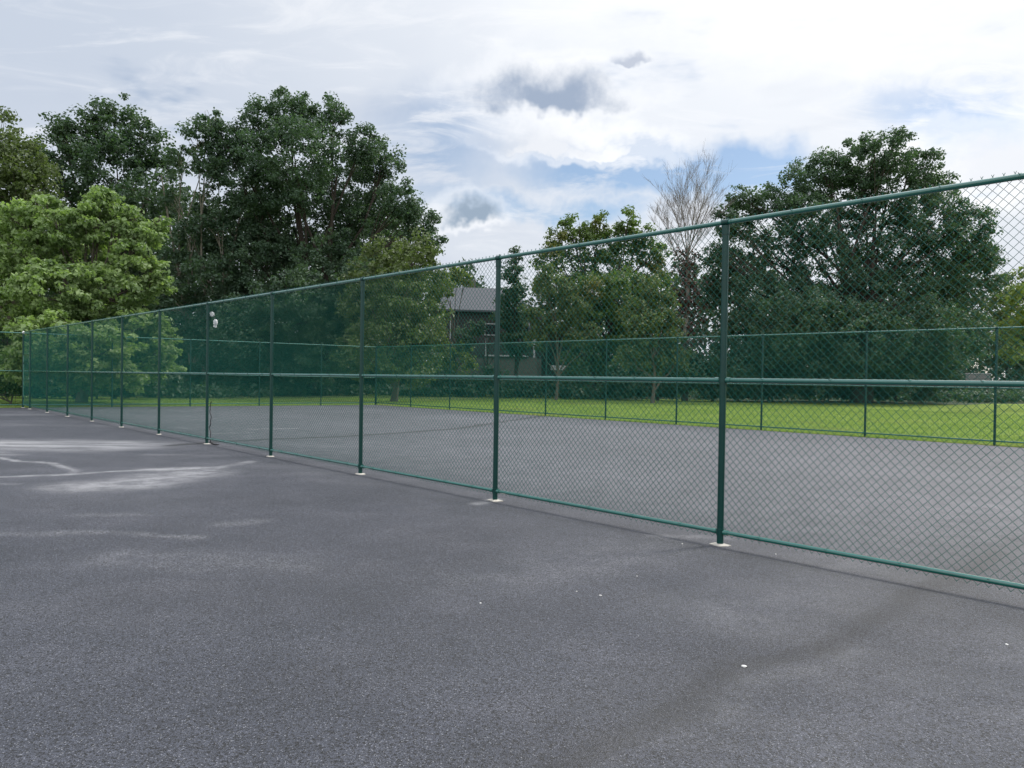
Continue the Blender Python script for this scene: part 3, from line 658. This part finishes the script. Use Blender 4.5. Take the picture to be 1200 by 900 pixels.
# ------------------------------------------------------------ house in the trees
def house():
    Y = 84; k = Y / FPX
    P0 = sight(570, 440, Y); gz = ground(P0.x, Y); root = empty('house', (P0.x, Y, gz), math.radians(8))
    tag(root, 'dark two-storey house with a grey roof half hidden among the trees', 'house')
    def X(px): return (px - 570) * k
    def Z(py): return sight(570, py, Y).z - gz
    xl, xr = X(517), X(636); e = Z(364); rd = Z(333)
    b = MB(); b.box(((xl + xr) / 2, 4, (Z(419) + e) / 2), (xr - xl, 8, e - Z(419))); b.build('wall', M_SIDING, root)
    b = MB(); b.box(((xl + xr) / 2, 4, Z(419) / 2), (xr - xl - .1, 7.9, Z(419))); b.build('foundation', M_STONE, root)
    # hip roof
    o = .5; x0, x1, y0, y1 = xl - o, X(600) + 2, -o, 8 + o
    V = [(x0, y0, e), (x1, y0, e), (x1, y1, e), (x0, y1, e), (x0 + 1.2, 4, rd), (x1 - 1.2, 4, rd), (x0, y0, e - .18), (x1, y0, e - .18), (x1, y1, e - .18), (x0, y1, e - .18)]
    b = MB(); b.add(V, [(0, 1, 5, 4), (1, 2, 5), (2, 3, 4, 5), (3, 0, 4), (6, 7, 1, 0), (7, 8, 2, 1), (8, 9, 3, 2), (9, 6, 0, 3), (9, 8, 7, 6)])
    rf = b.build('roof', M_SHINGLE, root)
    b = MB(); b.box((X(556), 5, rd + .2), (.8, .8, 1.5)); b.build('chimney', M_STONE, rf)
    b = MB(); b.tube([(X(527), -.12, Z(366)), (X(527), -.12, Z(398))], .06, 8); b.build('downspout', M_TRIM, root)
    for (px, py, w, h) in [(574, 386, 1.2, 1.2), (612, 384, 1.4, 1.2), (607, 357, .9, .6)]:
        wn = MB(); x, z = X(px), Z(py)
        for s in (-1, 1): wn.box((x + s * w / 2, -.04, z), (.1, .1, h + .1))
        for s in (-1, 1): wn.box((x, -.04, z + s * h / 2), (w - .1, .1, .1))
        f = wn.build('window', M_TRIM, root); g = MB(); g.box((x, -.02, z), (w - .1, .04, h - .1)); g.build('pane', M_GLASS, f)
    # balcony
    xb0, xb1, zb = X(567), X(616), Z(417)
    b = MB(); b.box(((xb0 + xb1) / 2, -1.0, zb), (xb1 - xb0, 1.9, .16)); b.build('balcony_deck', M_TRIM, root)
    b = MB(); b.box((xb0, -1.9, zb + .85), (.14, .14, 1.6)); b.box((xb1, -1.9, zb + .45), (.12, .12, .8)); b.box(((xb0 + xb1) / 2, -1.9, zb + .85), (xb1 - xb0, .05, .06))
    for i in range(22): b.box((xb0 + (xb1 - xb0) * (i + 1) / 23, -1.9, zb + .45), (.03, .03, .75))
    b.build('balcony_railing', M_SIDING, root)
    b = MB(); b.box((xb0, -1.98, zb + .9), (.16, .05, 1.9)); b.build('balcony_post', M_TRIM, root)
    b = MB(); b.box(((xb0 + xb1) / 2 + .5, -.9, zb / 2 - .05), (xb1 - xb0 + 1.0, 1.7, zb - .15)); b.build('porch_base', M_STONE, root)
    # porch to the right
    xp0, xp1 = X(618), X(705)
    b = MB(); b.box(((xp0 + xp1) / 2, .5, Z(382)), (xp1 - xp0, 4, .22), 0, math.radians(6)); b.build('porch_roof', M_SHINGLE, root)
    for px in (624, 669, 700):
        b = MB(); b.box((X(px), -1.3, Z(384) / 2), (.2, .2, Z(384))); b.build('porch_post', M_TRIM, root)
    b = MB(); b.box(((xp0 + xp1) / 2, 3, Z(384) / 2), (xp1 - xp0, .3, Z(384))); b.build('porch_wall', M_SIDING, root)
    b = MB(); b.box((X(653), -1.2, Z(430)), (1.6, .5, .5)); b.box((X(684), -1.2, Z(430)), (.7, .4, .45)); b.build('porch_planter', M_TRIM, root, bevel=.05)
house()

# grey board on brown posts at the edge of the wood
p = sight(1146, 440, 80); gz = ground(p.x, p.y)
t = empty('notice_board', (p.x, p.y, gz), math.radians(-6)); tag(t, 'wide grey wooden board on two brown posts at the back of the lawn, right side', 'notice board')
b = MB(); z0, z1 = sight(1146, 449, 80).z - gz, sight(1146, 438, 80).z - gz
for i in range(4): b.box((0, 0, z0 + (i + .5) * (z1 - z0) / 4), (2.4, .06, (z1 - z0) / 4 - .02))
b.build('board', M_BOARD, t)
b = MB(); b.box((0, 0, z1 + .03), (2.55, .14, .06)); b.build('top_cap', M_TRIM, t)
for s in (-1, 1):
    b = MB(); b.box((s * 1.02, .10, z1 / 2), (.16, .14, z1)); b.build('post', M_BROWN, t)

# ------------------------------------------------------------ light
SUN_EL, SUN_AZ = math.radians(45), math.radians(62)      # azimuth to the right of the view direction
w = bpy.data.worlds.new('World'); S.world = w; w.use_nodes = True
t = NT(w.node_tree); bg = t.n['Background']; out = t.n['World Output']
sky = t.node('ShaderNodeTexSky', sky_type='NISHITA'); sky.sun_disc = False; sky.sun_elevation = SUN_EL; sky.sun_rotation = SUN_AZ
sky.air_density = 1.0; sky.dust_density = .6; sky.ozone_density = 1.4
t.l.new(sky.outputs[0], bg.inputs[0]); bg.inputs[1].default_value = .11
d = t.node('ShaderNodeTexCoord').outputs['Generated']
sx = t.node('ShaderNodeSeparateXYZ'); t.put(sx.inputs[0], d); dx, dy, dz = sx.outputs
yy = t.m('MAXIMUM', dy, .05)
u = t.m('DIVIDE', dx, yy); v = t.m('DIVIDE', dz, yy)
uv = t.node('ShaderNodeCombineXYZ'); t.put(uv.inputs[0], u); t.put(uv.inputs[1], v); uv = uv.outputs[0]
layer = t.vm('MULTIPLY', d, (1, 1, 3.2))                  # high cloud streaks, flattened towards the horizon
n1 = t.noise(layer, 2.0, 4, .58, dist=.6); n2 = t.noise(layer, 6.5, 4, .62)
cover = t.m('ADD', t.m('MULTIPLY', n1, .6), t.m('MULTIPLY', n2, .4))
wn = t.vm('SCALE', t.vm('SUBTRACT', t.noise(d, 13, 4, .64, 'Color'), (.5, .5, .5)), scale=.085)
uvw = t.vm('ADD', uv, wn)
def blob(cu, cv, ru, rv, lo, hi, q=None):
    qq = t.vm('MULTIPLY', t.vm('SUBTRACT', q or uvw, (cu, cv, 0)), (1 / ru, 1 / rv, 0))
    return t.ss(t.vm('LENGTH', qq), lo, hi, 1.0, 0.0)
streaks = t.noise(t.vm('ADD', t.vm('MULTIPLY', uv, (3.2, 13, 1)), t.vm('MULTIPLY', uv, (0, 0, 1))), 1.6, 6, .62, dist=.9)
# where the veil of cloud opens to blue
holes = t.m('MAXIMUM', blob(.17, .262, .20, .035, .2, 1.3), blob(.31, .262, .11, .045, .2, 1.25))
holes = t.m('MAXIMUM', holes, t.m('MULTIPLY', blob(.06, .215, .14, .022, .1, 1.4), .9))
holes = t.m('MAXIMUM', holes, t.m('MULTIPLY', blob(-.10, .29, .11, .09, .1, 1.3), .55))
holes = t.m('MAXIMUM', holes, t.m('MULTIPLY', blob(.56, .35, .14, .05, .1, 1.3), .6))
cv = t.m('SUBTRACT', t.ss(cover, .25, .45), t.m('MULTIPLY', holes, t.ss(streaks, .44, .68, 1.2, .2)))
cv = t.m('MAXIMUM', cv, 0.05, clamp=True)
# cloud brightness: grey lilac away from the sun, white towards it, lit from the front behind the viewer
sd = (math.sin(SUN_AZ) * math.cos(SUN_EL), math.cos(SUN_AZ) * math.cos(SUN_EL), math.sin(SUN_EL))
ga, ge = math.radians(44), math.radians(45)
cs = t.vm('DOT_PRODUCT', d, (math.sin(ga) * math.cos(ge), math.cos(ga) * math.cos(ge), math.sin(ge)))   # the bright thin part of the veil
cloud = t.mix(t.ss(cs, .40, .90), rgb(.52, .58, .68), rgb(.80, .83, .88))
cloud = t.mix(t.ss(cs, .90, .99), cloud, rgb(2.2, 2.15, 2.1))
cloud = t.mix(t.m('MULTIPLY', blob(.36, .50, .42, .13, .1, 1.3), t.ss(cover, .42, .56, .35, .95)), cloud, rgb(1.0, 1.0, 1.0))
cloud = t.mix(t.ss(dz, .30, .02), cloud, rgb(.66, .70, .76))
cloud = t.mix(t.ss(dy, .1, -.5), cloud, rgb(1.0, 1.0, 1.02))
cloud = t.vm('SCALE', cloud, scale=t.ss(dz, .44, .95, 1.0, 2.1))
cloud = t.mix(t.m('MULTIPLY', t.ss(streaks, .45, .72), .35), cloud, rgb(.95, .95, .96))
cloud = t.mix(t.m('MULTIPLY', t.ss(n1, .50, .66), .25), cloud, rgb(.42, .48, .60))
LUMP = t.noise(d, 22, 5, .6)
def puff(cu, cv_, ru, rv, body, amt, rim=.5, flat=.45):
    # cumulus: lumpy crown over a flat base; bright edge, grey-blue body
    global cloud, cv
    q = t.node('ShaderNodeSeparateXYZ'); t.put(q.inputs[0], t.vm('SUBTRACT', uvw, (cu, cv_, 0)))
    qu = t.m('DIVIDE', q.outputs[0], ru)
    qv = t.m('MAXIMUM', t.m('DIVIDE', q.outputs[1], rv), t.m('DIVIDE', q.outputs[1], -rv * flat))
    f = t.m('SUBTRACT', 1, t.m('SQRT', t.m('ADD', t.m('MULTIPLY', qu, qu), t.m('MULTIPLY', qv, qv))))
    f = t.m('ADD', f, t.m('MULTIPLY', t.m('SUBTRACT', LUMP, .5), 1.25))
    rimm = t.ss(f, -.6, .15); bod = t.m('MULTIPLY', t.ss(f, -.15, .80), t.ss(qv, 1.1, .2, .55, 1.0))
    cloud = t.mix(t.m('MULTIPLY', rimm, rim), cloud, rgb(.93, .94, .96))
    cloud = t.mix(t.m('MULTIPLY', bod, amt), cloud, rgb(*body))
    cv = t.m('MAXIMUM', cv, t.m('MAXIMUM', t.m('MULTIPLY', rimm, .6), bod))
puff(.040, .346, .115, .058, (.33, .40, .52), 1.0, .5, .32); puff(.030, .290, .085, .032, (.40, .46, .57), .8, .45); puff(-.056, .198, .042, .030, (.30, .38, .48), 1.0, .6); puff(.150, .400, .026, .016, (.42, .47, .58), .8, .1)
puff(.62, .270, .12, .075, (.62, .66, .74), .45, 1.0); puff(.10, .285, .10, .03, (.8, .83, .88), .2, .6)
bg2 = t.node('ShaderNodeBackground'); t.put(bg2.inputs[0], cloud); bg2.inputs[1].default_value = 1.0
mx = t.node('ShaderNodeMixShader'); t.put(mx.inputs[0], cv); t.l.new(bg.outputs[0], mx.inputs[1]); t.l.new(bg2.outputs[0], mx.inputs[2])
t.l.new(mx.outputs[0], out.inputs[0])
w.cycles.sampling_method = 'MANUAL'; w.cycles.sample_map_resolution = 512
L = bpy.data.lights.new('sun', 'SUN'); L.energy = 2.2; L.angle = math.radians(9); L.color = (1, .95, .86)
so = bpy.data.objects.new('sun', L); COL.objects.link(so)
so.rotation_euler = Vector(sd).to_track_quat('Z', 'Y').to_euler(); so.location = (10, 20, 40)

# ------------------------------------------------------------ camera
cam = bpy.data.cameras.new('camera'); co = bpy.data.objects.new('camera', cam); COL.objects.link(co); S.camera = co
cam.sensor_width = 36; cam.lens = FPX / 1200 * 36; cam.clip_start = .05; cam.clip_end = 3000
co.matrix_world = Matrix.Translation((0, 0, CAM_H)) @ Matrix.Rotation(PI / 2 + PITCH, 4, 'X') @ Matrix.Rotation(ROLL, 4, 'Z')
S.cycles.max_bounces = 5; S.cycles.diffuse_bounces = 3; S.cycles.glossy_bounces = 2
S.render.resolution_x = 1024; S.render.resolution_y = 768
S.view_settings.view_transform = 'Standard'; S.view_settings.look = 'None'; S.view_settings.exposure = .20; S.view_settings.gamma = 1
